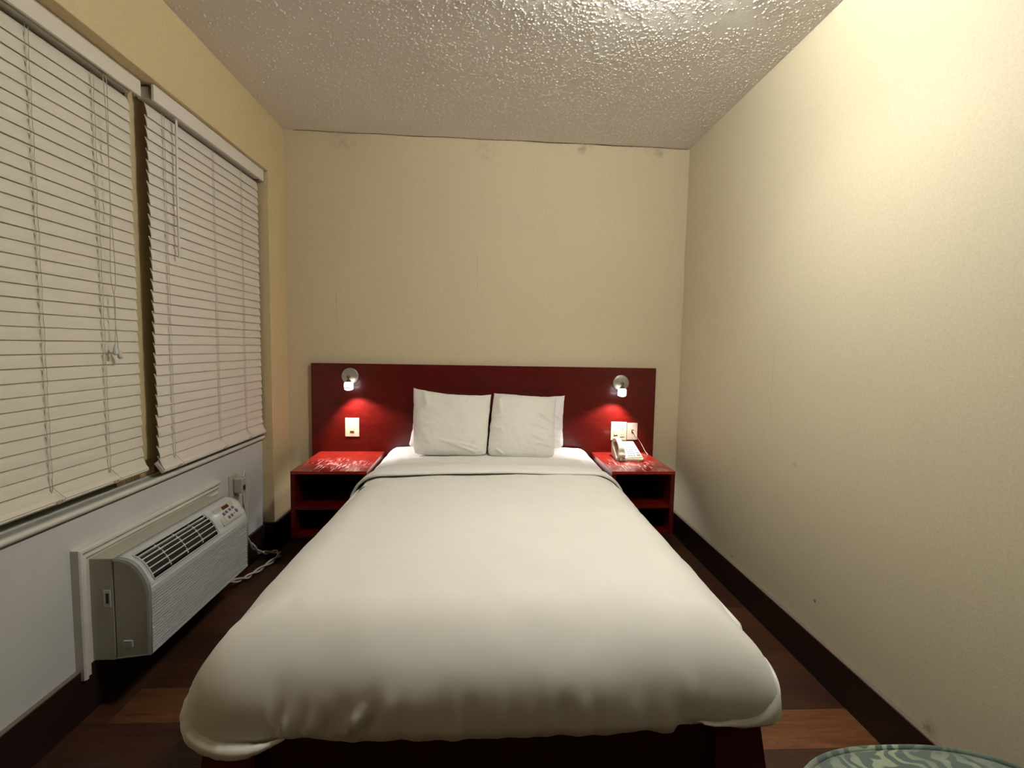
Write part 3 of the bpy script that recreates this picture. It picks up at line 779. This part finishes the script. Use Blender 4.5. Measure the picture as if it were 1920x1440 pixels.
# ------------------------------------------------------------------ telephone
def phone():
    ox, oy, oz = .765, 2.785, .538
    tx = TILT * .85
    r = thing('telephone', (.845, 2.86, oz), 'cream desk telephone with handset, keypad and small display on the nightstand', 'telephone')
    def P(u, v, h=0):           # u across 0..1, v front to back 0..1, h above the sloped face
        wd = .168 - .030 * v; x = ox + .012 * v + u * wd + .004
        y = oy + .165 * v; z = oz + .016 + .072 * v ** 1.0
        n = Vector((0, -.40, .917))
        return Vector((x, y, z)) + n * h
    m = MB()
    top = [P(0, 0), P(1, 0), P(1, 1), P(0, 1)]
    bot = [Vector((p.x, p.y, oz)) for p in top]
    m.add(bot + top, [(0, 3, 2, 1), (4, 5, 6, 7), (0, 1, 5, 4), (1, 2, 6, 5), (2, 3, 7, 6), (3, 0, 4, 7)])
    body = m.build('body', 'phone', r, bevel=.006, seg=3)
    def pad(name, mat, u0, u1, v0, v1, h0, h1, parent=r, bevel=.0008):
        vs = [P(u, v, h) for h in (h0, h1) for (u, v) in ((u0, v0), (u1, v0), (u1, v1), (u0, v1))]
        return MB().add(vs, [(0, 3, 2, 1), (4, 5, 6, 7), (0, 1, 5, 4), (1, 2, 6, 5), (2, 3, 7, 6), (3, 0, 4, 7)]).build(name, mat, parent, bevel=bevel)
    pad('face_plate', 'phone', .40, .97, .05, .95, 0, .0022, body)
    pad('display', 'lcd', .46, .93, .60, .72, .002, .0035)
    pad('note_card', 'ivory', .44, .92, .80, .92, .002, .003)
    for i in range(3):
        for j in range(4):
            pad('key', 'blue_key', .47 + .095 * i, .53 + .095 * i, .12 + .105 * j, .17 + .105 * j, .002, .0042, r, .0005)
    pad('key', 'blue_key', .80, .90, .44, .49, .002, .0042, r); pad('key', 'blue_key', .79, .92, .28, .33, .002, .0042, r); pad('redial_key', 'red_key', .79, .92, .13, .20, .002, .0042, r)
    # cradle wells under the handset
    pad('cradle', 'phone_under', .07, .30, .10, .90, 0, .003, body)
    # handset: arched bar with two cups
    m = MB(); sec = []
    N = 22; vs = []; fs = []; K = 12
    for i in range(N + 1):
        t = i / N; v = -.06 + 1.10 * t
        arch = .050 - .030 * (2 * t - 1) ** 2 * (1 if True else 0)
        cup = max(0, 1 - abs(t - .10) / .13) + max(0, 1 - abs(t - .90) / .13)
        cup = min(1, cup * 1.4)
        hw = .017 + .007 * cup; ht = .009 + .012 * cup
        c = P(.19, v, arch - ht * .9 * cup)
        for k in range(K):
            a = 2 * pi * k / K; e = .55
            X = (abs(cos(a)) ** e) * (1 if cos(a) > 0 else -1) * hw; Z = (abs(sin(a)) ** e) * (1 if sin(a) > 0 else -1) * ht
            vs.append(c + Vector((X, 0, 0)) + Vector((0, -.40, .917)) * Z)
    for i in range(N):
        for k in range(K): fs.append((i * K + k, i * K + (k + 1) % K, (i + 1) * K + (k + 1) % K, (i + 1) * K + k))
    fs += [tuple(range(K))[::-1], tuple(range(N * K, N * K + K))]
    MB().add(vs, fs).build('handset', 'phone', r, sub=1)
    # coiled cord lying in front
    path = catmull([(.800, 2.776, .556), (.790, 2.768, .548), (.820, 2.766, .547), (.86, 2.768, .547), (.90, 2.768, .547), (.925, 2.778, .547), (.932, 2.80, .550)], 60)
    q = []
    for i, p in enumerate(path):
        a = i * .62; q.append(p + Vector((0, cos(a), sin(a))) * .0058)
    MB().tube(q, .0018, 6).build('coiled_cord', 'phone', r, smooth=True)
    m = MB(); j = LW(.933, -.046, .675)
    m.tube(catmull([j + Vector((0, .008, .001)), j + Vector((.004, -.012, -.002)), j + Vector((.018, -.020, -.030)), (.985, 3.0, .60), (1.005, 2.975, .556), (1.012, 2.945, .5408), (.98, 2.93, .5415), (.95, 2.925, .556), (.918, 2.93, .562)], 8), .0016, 6)
    m.build('line_cord', 'cable', r, smooth=True)
phone()

# ------------------------------------------------------------------ bed
XCB = .026
bf = thing('bed_base', (.024, 2.03, 0), 'dark red wooden platform bed base with flared corner legs', 'bed')
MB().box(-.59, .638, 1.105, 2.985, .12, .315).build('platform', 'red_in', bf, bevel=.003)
for sx_, x in ((-1, -.635), (1, .683)):
    for fy, y in ((1, 1.085), (-1, 2.98)):
        if fy < 0: x = XCB + sx_ * .596
        xi, yi = x - sx_ * .115, y + fy * .115
        def q(ox, oy, z): return (ox, oy, z)
        e = .045 if fy > 0 else .0
        t0 = [(x - sx_ * .005, y, .30), (xi, y, .30), (xi, yi, .30), (x - sx_ * .005, yi, .30)]
        b0 = [(x + sx_ * e, y - fy * e * .3, 0), (xi, y - fy * e * .3, 0), (xi, yi, 0), (x + sx_ * e, yi, 0)]
        MB().add(b0 + t0, [(0, 3, 2, 1), (4, 5, 6, 7), (0, 1, 5, 4), (1, 2, 6, 5), (2, 3, 7, 6), (3, 0, 4, 7)]).build('leg', 'red', bf, bevel=.003)
XC = .026
mt = thing('mattress', (XC, 2.03, .318), 'white sheeted full size mattress under the duvet', 'mattress')
MB().box(-.608, .660, 1.13, 2.985, .318, .52).build('mattress_body', 'sheet', mt, bevel=.03, seg=3)
def shell(x0, x1, y0, y1, zt, rx, rz, zb, wob, nx, ny, top_fn=None, foot=True, head=False, K=(7, 6), out_fn=None, hem_fn=None):
    """rounded cover: flat top between x0..x1 and y0..y1, quarter-ellipse shoulder, then a straight drop"""
    V = []; F = []; idx = {}
    for i in range(nx + 1):
        for j in range(ny + 1):
            x = x0 + (x1 - x0) * i / nx; y = y0 + (y1 - y0) * j / ny
            idx[i, j] = len(V); V.append((x, y, 0, 0, Vector((0, 0, 0))))
    per = []
    for j in range(ny, -1, -1): per.append((idx[0, j], (-1, 0)))
    if foot:
        NA = 10
        for a in range(1, NA): an = pi / 2 * a / NA; per.append((idx[0, 0], (-cos(an), -sin(an))))
        for i in range(0, nx + 1): per.append((idx[i, 0], (0, -1)))
        for a in range(1, NA): an = pi / 2 * a / NA; per.append((idx[nx, 0], (sin(an), -cos(an))))
    left_only = not foot
    for j in range(0, ny + 1): per.append((idx[nx, j], (1, 0)))
    if left_only: groups = [per[:ny + 1], per[ny + 1:]]
    else: groups = [per]
    for i in range(nx):
        for j in range(ny): F.append((idx[i, j], idx[i + 1, j], idx[i + 1, j + 1], idx[i, j + 1]))
    KA, KD = K
    for g in groups:
        prev = [q[0] for q in g]
        for k in range(1, KA + KD + 1):
            cur = []
            for (vi, d) in g:
                bx, by = V[vi][0], V[vi][1]; cs_ = (abs(d[0]) ** 4.6 + abs(d[1]) ** 4.6) ** (-1 / 4.6)
                if k <= KA: th = pi / 2 * k / KA; h = rx * sin(th); dz = rz * (1 - cos(th)); nrm = Vector((d[0] * sin(th), d[1] * sin(th), cos(th)))
                else:
                    f = (k - KA) / KD; h = rx * (1 - .0 * f); dz = None; nrm = Vector((d[0], d[1], 0))
                cur.append(len(V)); V.append((bx + d[0] * h * cs_, by + d[1] * h * cs_, dz if dz is not None else ('D', f), k, nrm, (bx, by), d))
            for q in range(len(g) - 1):
                a, b_, c, e = prev[q], prev[q + 1], cur[q + 1], cur[q]
                F.append((a, b_, c, e) if a != b_ else (a, c, e))
            prev = cur
    out = []
    for v in V:
        x, y, dz = v[0], v[1], v[2]; nrm = v[4]
        zt_ = top_fn(x, y) if top_fn else zt
        if isinstance(dz, tuple):
            hem = hem_fn(x, y, v[6]) if hem_fn else zb
            z = (zt_ - rz) + (hem - (zt_ - rz)) * dz[1]
        else: z = zt_ - dz
        if v[3] == 0: nrm = Vector((0, 0, 1))
        p = Vector((x, y, z))
        if out_fn: p = p + out_fn(p, nrm, v)
        out.append(p)
    return out, F

def fbm(x, y, z, s, o=3): return noise.fractal(Vector((x * s, y * s, z * s)), .8, 2.1, o)
# fitted sheet
def sheet_top(x, y): return .578 - .012 * ((x - XC) / .6) ** 2
def sheet_out(p, n, v):
    return Vector((n.x, 0, 0)) * (-.028 * sm(2.60, 2.42, p.y)) + n * (.0035 * fbm(p.x, p.y, p.z, 7) + .0015 * noise.noise(Vector((p.x * 3, p.y * 30, p.z * 12))))
V_, F_ = shell(XC - .553, XC + .553, 2.15, 2.992, .575, .085, .12, .34, 0, 30, 60, sheet_top, False, out_fn=sheet_out)
MB().add(V_, F_).build('fitted_sheet', 'sheet', mt, smooth=True, weld=.0001)

# duvet
hemL = [(-.70, .40), (-.655, .375), (-.62, .350), (-.56, .338), (-.50, .336), (-.455, .345), (-.42, .358), (-.39, .356), (-.34, .349), (-.28, .343), (-.16, .350), (0, .352), (.16, .355), (.28, .350), (.35, .358), (.395, .350), (.425, .346), (.432, .374), (.50, .382), (.55, .388), (.60, .400), (.64, .425), (.70, .44)]
def dv_top(x, y):
    u = (x - XC) / .49
    z = .600 + .014 * (1 - u * u) - .004
    z += .004 * sin(y * 2.3 + x) - .030 * sm(2.30, 2.52, y) - .016 * sm(1.45, 1.08, y) * (1 - .3 * u * u)
    return z
def crease(p, a, b, wd, amp):
    """raised fold along the segment a-b"""
    a = Vector(a); b = Vector(b); ab = b - a; t = max(0, min(1, (p - a).dot(ab) / ab.length_squared)); d = (p - a - ab * t).length
    e = 1 - abs(2 * t - 1) ** 2
    return amp * math.exp(-(d / wd) ** 2) * max(0, e)
folds = [((-.55, 1.16, .58), (-.50, .985, .36), .010, .012), ((-.47, 1.10, .56), (-.44, .98, .37), .008, .009), ((-.505, 1.14, .57), (-.53, .99, .40), .008, -.008),
         ((-.40, 1.03, .48), (-.42, .97, .36), .007, .008), ((-.345, 1.02, .46), (-.37, .97, .36), .007, .007), ((-.31, 1.02, .45), (-.335, .97, .36), .006, -.005), ((-.20, 1.02, .46), (-.30, .97, .37), .009, .010),
         ((-.10, 1.08, .54), (-.22, .985, .40), .014, .011), ((-.05, 1.14, .57), (-.13, 1.02, .47), .012, .006), ((-.17, 1.02, .47), (-.265, .97, .36), .008, -.006),
         ((.43, 1.22, .58), (.455, 1.0, .45), .012, .006), ((.50, 1.18, .57), (.52, .97, .38), .009, .008), ((.47, 1.2, .57), (.49, 1.0, .4), .010, -.006), ((.60, 1.14, .54), (.625, 1.02, .42), .009, .012),
         ((.63, 1.16, .5), (.66, 1.05, .42), .007, -.010), ((.36, 1.235, .60), (.41, 1.22, .60), .008, .005), ((-.565, 1.12, .55), (-.560, 1.02, .47), .012, .008), ((-.54, 1.12, .56), (-.535, 1.01, .47), .009, -.006)]
def dv_out(p, n, v):
    o = .007 * fbm(p.x, p.y, p.z, 2.4) + .0022 * fbm(p.x + 9, p.y, p.z, 8)
    foot = sm(1.30, 1.05, p.y)
    if p.y < 1.35:
        for a, b_, wd, am in folds: o += crease(p, a, b_, wd * 1.15, am * 1.9)
        # gathers along the foot hem
        o += foot * sm(.50, .38, p.z) * .0065 * noise.noise(Vector((p.x * 26, 3, p.z * 3)))
        o += foot * sm(.56, .46, p.z) * .010 * math.exp(-((p.x - .05) / .35) ** 2)
    d = n * o
    if isinstance(v[2], tuple):
        # side hang: pulled in a little towards the hem
        f = v[2][1]; d += Vector((-n.x, -n.y, 0)) * (.018 * f * f)
    if n.length > 0: d.x += (.016 * sm(1.62, 1.08, p.y) * sm(.56, .40, p.z)) * (1 if p.x > 0 else -.45) * min(1, abs(n.x) * 1.5)
    d.x -= .034 * sm(2.42, 2.51, p.y) * n.x
    side = .006 * noise.noise(Vector((0, p.y * 1.9, 1.3 if p.x > 0 else 7.7)))
    d.x += side * (1 if p.x > 0 else -1) * abs(n.x)
    return d
def dv_hem(x, y, d):
    s = lerp_tab(hemL, x)
    return s * (abs(d[1])) + (.33 * (1 - abs(d[1]))) if y > 1.2 else s - .0 * abs(d[0])
dv = thing('duvet', (XC, 1.9, .60), 'smooth white duvet spread over the bed, rounded at the foot', 'duvet')
V_, F_ = shell(XC - .486, XC + .484, 1.165, 2.56, .6, .182, .21, .33, 0, 170, 110, dv_top, True, K=(20, 30), out_fn=dv_out, hem_fn=dv_hem)
body = MB().add(V_, F_).build('duvet_cover', 'duvet', dv, smooth=True, weld=.0001, solid=.006)
# rolled hem showing round the window-side foot corner
hp = catmull([(-.630, 1.13, .455), (-.632, 1.10, .440), (-.628, 1.06, .425), (-.626, 1.03, .410), (-.621, 1.01, .395), (-.603, .993, .374), (-.574, .982, .361), (-.538, .974, .355), (-.497, .97, .354), (-.455, .97, .360), (-.41, .98, .372)], 8)
rad = []
for i, p in enumerate(hp):
    t = i / (len(hp) - 1); rad.append(.003 + .0135 * min(1, t / .12, (1 - t) / .25) + .0022 * noise.noise(p * 30) + .0016 * noise.noise(p * 95))
MB().tube(hp, rad, 14).build('rolled_hem', 'duvet', dv, smooth=True, label='rolled hem at the foot corner')
hp = catmull([(.694, 1.15, .437), (.700, 1.12, .431), (.700, 1.09, .424), (.694, 1.06, .416), (.684, 1.035, .404), (.666, 1.01, .390)], 8)
rad = [.002 + .005 * min(1, i / 8, (len(hp) - 1 - i) / 8) for i in range(len(hp))]
MB().tube(hp, rad, 12).build('rolled_hem', 'duvet', dv, smooth=True)

# folded top sheet (cuff) over the head end of the duvet
cf = thing('top_sheet', (XC, 2.46, .62), 'white top sheet folded back over the duvet below the pillows', 'sheet')
def cuff():
    NX = 120; ND = 26; V = []; F = []
    y0 = lambda s: 2.222 + .010 * sin(s * 5.0) + .006 * noise.noise(Vector((s * 5, 0, 0))) + .050 * sm(.50, .70, abs(s)) + (.018 if s > .3 else 0) * sm(.3, .55, s)
    y1 = 2.66
    def cs(s):    # arc position across the bed -> x,z,normal (s = signed distance from the centre line)
        a = .487; rx, rz = .176, .20; sg = 1 if s > 0 else -1; q = abs(s)
        if q <= a: return Vector((XC + s, 0, .603 + .012 * (1 - (q / a) ** 2))), Vector((0, 0, 1))
        L = q - a; th = min(pi / 2, L / .19); ex = max(0, L - .19 * pi / 2)
        return Vector((XC + sg * (a + rx * sin(th)), 0, .603 - rz * (1 - cos(th)) - ex)), Vector((sg * sin(th), 0, cos(th)))
    for i in range(NX + 1):
        s = -.86 + 1.72 * i / NX; c, n = cs(s)
        f0 = y0(s)
        for j in range(ND + 1):
            t = j / ND
            if t < .22:      # rolled front edge: from underneath round to the top
                a = -pi / 2 + pi * (t / .22); y = f0 - .007 * cos(a); h = -.007 + .0066 * (1 + sin(a))
            else:
                y = f0 + (y1 - f0) * ((t - .22) / .78); h = .0062 - .034 * sm(2.30, 2.56, y)
            h += .0022 * noise.noise(Vector((s * 4, y * 16, 5))) + .0012 * noise.noise(Vector((s * 7, y * 50, 9)))
            h += .003 * sm(.5, .7, abs(s)) * noise.noise(Vector((s * 22, y * 6, 2)))
            p = c + n * h; p.y = y; p.x -= .030 * sm(2.44, 2.515, y) * sm(.46, .60, abs(s)) * (1 if s > 0 else -1); V.append(p)
    for i in range(NX):
        for j in range(ND): F.append((i * (ND + 1) + j, (i + 1) * (ND + 1) + j, (i + 1) * (ND + 1) + j + 1, i * (ND + 1) + j + 1))
    MB().add(V, F).build('folded_cuff', 'sheet', cf, smooth=True)
cuff()

# ------------------------------------------------------------------ pillows
def pillow(label, BL, BR, TR, TL, thick, mat, seed, creases=(), bow=(.02, .02, .02, .02), flange=False):
    BL, BR, TR, TL = map(Vector, (BL, BR, TR, TL))
    c = (BL + BR) / 2
    r = thing('pillow', c, label, 'pillow', 'pillows leaning on the headboard')
    up = ((TL + TR) - (BL + BR)).normalized(); rt = ((BR + TR) - (BL + TL)).normalized(); nr = rt.cross(up).normalized()
    if nr.y > 0: nr = -nr
    NU, NV = 72, 64; V = []; F = []
    def pt(u, v, side):
        # u,v in -1..1 ; outline bowed between pointed corners
        a, b_ = (u + 1) / 2, (v + 1) / 2
        P = BL.lerp(BR, a).lerp(TL.lerp(TR, a), b_)
        bu, bv = 1 - u * u, 1 - v * v
        # edges bow inwards (top,bottom,left,right)
        if v > 0: P -= up * bow[0] * bu * abs(v) ** 6
        else: P += up * bow[1] * bu * abs(v) ** 6
        if u < 0: P += rt * bow[2] * bv * abs(u) ** 6
        else: P -= rt * bow[3] * bv * abs(u) ** 6
        prof = ((1 - abs(u) ** 2.8) * (1 - abs(v) ** 3.0)) ** .55
        q = Vector((u * 1.7 + seed, v * 1.7, side * 3))
        w_ = .0075 * noise.fractal(q, .9, 2.2, 2) * (prof ** .5) + .0018 * noise.noise(Vector((u * 7 + seed, v * 9, side))) * prof ** .3
        P += rt * .0030 * noise.noise(Vector((seed, v * 5, 0))) * abs(u) ** 6 + up * .0028 * noise.noise(Vector((u * 5, seed, 3))) * abs(v) ** 6
        if v < 0: P += (up * .015 - rt * math.copysign(.007, u)) * (abs(u) * abs(v)) ** 7
        # puckers running in from the seams
        edge = max(abs(u), abs(v)) ** 5
        pk = .0035 * edge * (noise.noise(Vector((u * 15, v * 15, seed))) ) * (1 - max(abs(u), abs(v)) ** 14)
        cr = 0
        for (u0, v0, u1, v1, wd, am) in creases:
            A = Vector((u0, v0)); B = Vector((u1, v1)); X = Vector((u, v)); AB = B - A
            t = max(0, min(1, (X - A).dot(AB) / AB.length_squared)); d = (X - A - AB * t).length
            cr += 1.9 * am * math.exp(-(d / wd) ** 2) * (1 - abs(2 * t - 1) ** 3)
        h = thick * prof + w_ + pk + (cr if side > 0 else 0)
        if abs(u) > .999 or abs(v) > .999: h = 0
        sag = .018 * (1 - b_) * prof                # belly hangs low
        return P + nr * h * side - up * sag
    for side in (1, -1):
        base = len(V)
        for i in range(NU + 1):
            for j in range(NV + 1):
                u = -1 + 2 * i / NU; v = -1 + 2 * j / NV
                u = math.copysign(1 - (1 - abs(u)) ** 1.25, u); v = math.copysign(1 - (1 - abs(v)) ** 1.25, v)
                V.append(pt(u, v, side))
        for i in range(NU):
            for j in range(NV):
                q = (base + i * (NV + 1) + j, base + (i + 1) * (NV + 1) + j, base + (i + 1) * (NV + 1) + j + 1, base + i * (NV + 1) + j + 1)
                F.append(q if side < 0 else q[::-1])
    MB().add(V, F).build('pillowcase', mat, r, smooth=True, weld=.0003)
    return r
dy = .045
pillow('left of the two front pillows, white, with a peaked top corner', (-.402, 2.670 + dy, .580), (.006, 2.670 + dy, .576), (.032, 2.915 + dy * .4, .905), (-.436, 2.94 + dy * .2, .938), .066, 'pillow', 1.3,
       [(-.35, -.55, .75, -.93, .035, .006), (-.1, -.6, .85, -.8, .03, .005), (.55, -.75, .9, -.2, .04, .004), (.4, .55, .5, .85, .03, .004), (.55, .6, .62, .88, .02, -.003), (-.9, .25, -.6, .35, .03, .004), (-.7, .9, -.6, .3, .08, .006)], (.030, .006, .0, .002))
pillow('right of the two front pillows, white, with a creased side flange', (.010, 2.668 + dy, .580), (.392, 2.658 + dy, .572), (.425, 2.900 + dy * .4, .893), (.048, 2.920 + dy * .4, .914), .070, 'pillow', 5.9,
       [(.35, .35, .98, .05, .025, .007), (.3, .2, .97, .0, .02, -.005), (.15, .0, .95, -.22, .03, .006), (.2, -.35, .95, -.62, .03, .005), (.4, -.6, .97, -.68, .025, .006), (-.95, -.15, -.55, -.3, .03, .006), (-.9, .1, -.6, .2, .03, .004), (-.8, -.8, -.5, -.95, .03, .005), (.8, -.3, .98, -.5, .03, .006), (-.85, .8, -.7, .2, .08, .006)], (.006, -.010, .0, .004))
pillow('white rear pillow peeping out behind the left front pillow', (-.455, 2.86, .592), (-.03, 2.86, .59), (-.03, 2.975, .885), (-.435, 2.975, .885), .040, 'pillow2', 11.1, [], (.03, .0, .014, .02))
pillow('white rear pillow peeping out behind the right front pillow', (.07, 2.86, .59), (.468, 2.86, .592), (.487, 2.968, .902), (.07, 2.975, .895), .040, 'pillow2', 17.7, [(.55, .3, 1, .1, .03, .005), (.55, -.1, 1, -.3, .03, .005)], (.01, .0, .02, .010))

# ------------------------------------------------------------------ chair in the near corner
def chair():
    cx, cy = .778, .603
    r = thing('chair', (cx, cy, 0), 'chair with a rounded green damask seat and piped edge, cut off at the bottom', 'chair')
    n = 72; A, B, E = .262, .232, 2.7
    ol = []
    for i in range(n):
        a = 2 * pi * i / n
        ol.append((A * math.copysign(abs(cos(a)) ** (2 / E), cos(a)), B * math.copysign(abs(sin(a)) ** (2 / E), sin(a))))
    V = []; F = []
    rings = [(.94, .375), (.985, .385), (1.0, .40), (1.0, .435), (.985, .446), (.955, .4505), (.88, .456), (.7, .463), (.45, .469), (.2, .472), (.05, .473)]
    for s, z in rings:
        for x, y in ol: V.append((cx + x * s, cy + y * s, z))
    for k in range(len(rings) - 1):
        for i in range(n): F.append((k * n + i, k * n + (i + 1) % n, (k + 1) * n + (i + 1) % n, (k + 1) * n + i))
    F += [tuple(range(n))[::-1], tuple(range((len(rings) - 1) * n, len(rings) * n))]
    seat = MB().add(V, F).build('seat', 'damask', r, smooth=True)
    MB().tube([(cx + x * 1.0, cy + y * 1.0, .445) for x, y in ol], .0062, 8, closed=True).build('piping', 'damask', seat, smooth=True)
    MB().prism([(cx + x * .93, cy + y * .93) for x, y in ol[::3]], .325, .376, 'z').build('seat_frame', 'chairwood', r)
    for sx in (-1, 1):
        for sy in (-1, 1):
            px, py = cx + sx * .20, cy + sy * .165
            MB().tube([(px + sx * .012, py + sy * .02, 0), (px, py, .345)], [.013, .021], 4).build('leg', 'chairwood', r)
    for sx in (-1, 1):
        MB().tube([(cx + sx * .20, cy - .20, .33), (cx + sx * .205, cy - .235, .6), (cx + sx * .20, cy - .285, .84)], .015, 8).build('back_post', 'chairwood', r, smooth=True)
    m = MB()
    m.grid(lambda u, v: Vector((cx + (-1 + 2 * u) * .185, cy - .235 - .05 * v + .018 * (1 - (2 * u - 1) ** 2) * (1 - (2 * v - 1) ** 4), .54 + .29 * v)), 14, 12)
    m.build('backrest', 'damask', r, smooth=True, solid=.04)
chair()

# ------------------------------------------------------------------ ceiling light (above and just outside the frame)
def ceiling_light():
    lx, ly, lz = LIGHT_POS
    r = thing('ceiling_light', (lx, ly, lz), 'round ceiling light with glowing glass dish above the foot of the bed', 'ceiling light')
    c = Vector((lx, ly, lz))
    MB().lathe(c - Vector((0, 0, .0005)), (0, 0, -1), [(.10, 0), (.10, .010), (.001, .0105)], 48).build('canopy', 'steel', r, smooth=True, auto=40)
    MB().lathe(c - Vector((0, 0, .012)), (0, 0, -1), [(.120, 0), (.124, .004), (.124, .060), (.120, .0635)], 48).build('side_glass', 'side_bulb', r, smooth=True, auto=40)
    MB().lathe(c - Vector((0, 0, .055)), (0, 0, -1), [(.174, 0), (.178, 0), (.178, .038), (.164, .038), (.164, .026), (.125, .026), (.125, .022), (.174, .022), (.174, .0005)], 64).build('band', 'steel', r, smooth=True, auto=40)
    MB().lathe(c - Vector((0, 0, .0815)), (0, 0, -1), [(.160, 0), (.158, .008), (.140, .014), (.11, .020), (.07, .024), (.03, .0255), (.001, .026)], 64).build('glass_dish', 'bulb', r, smooth=True, auto=60)
ceiling_light()
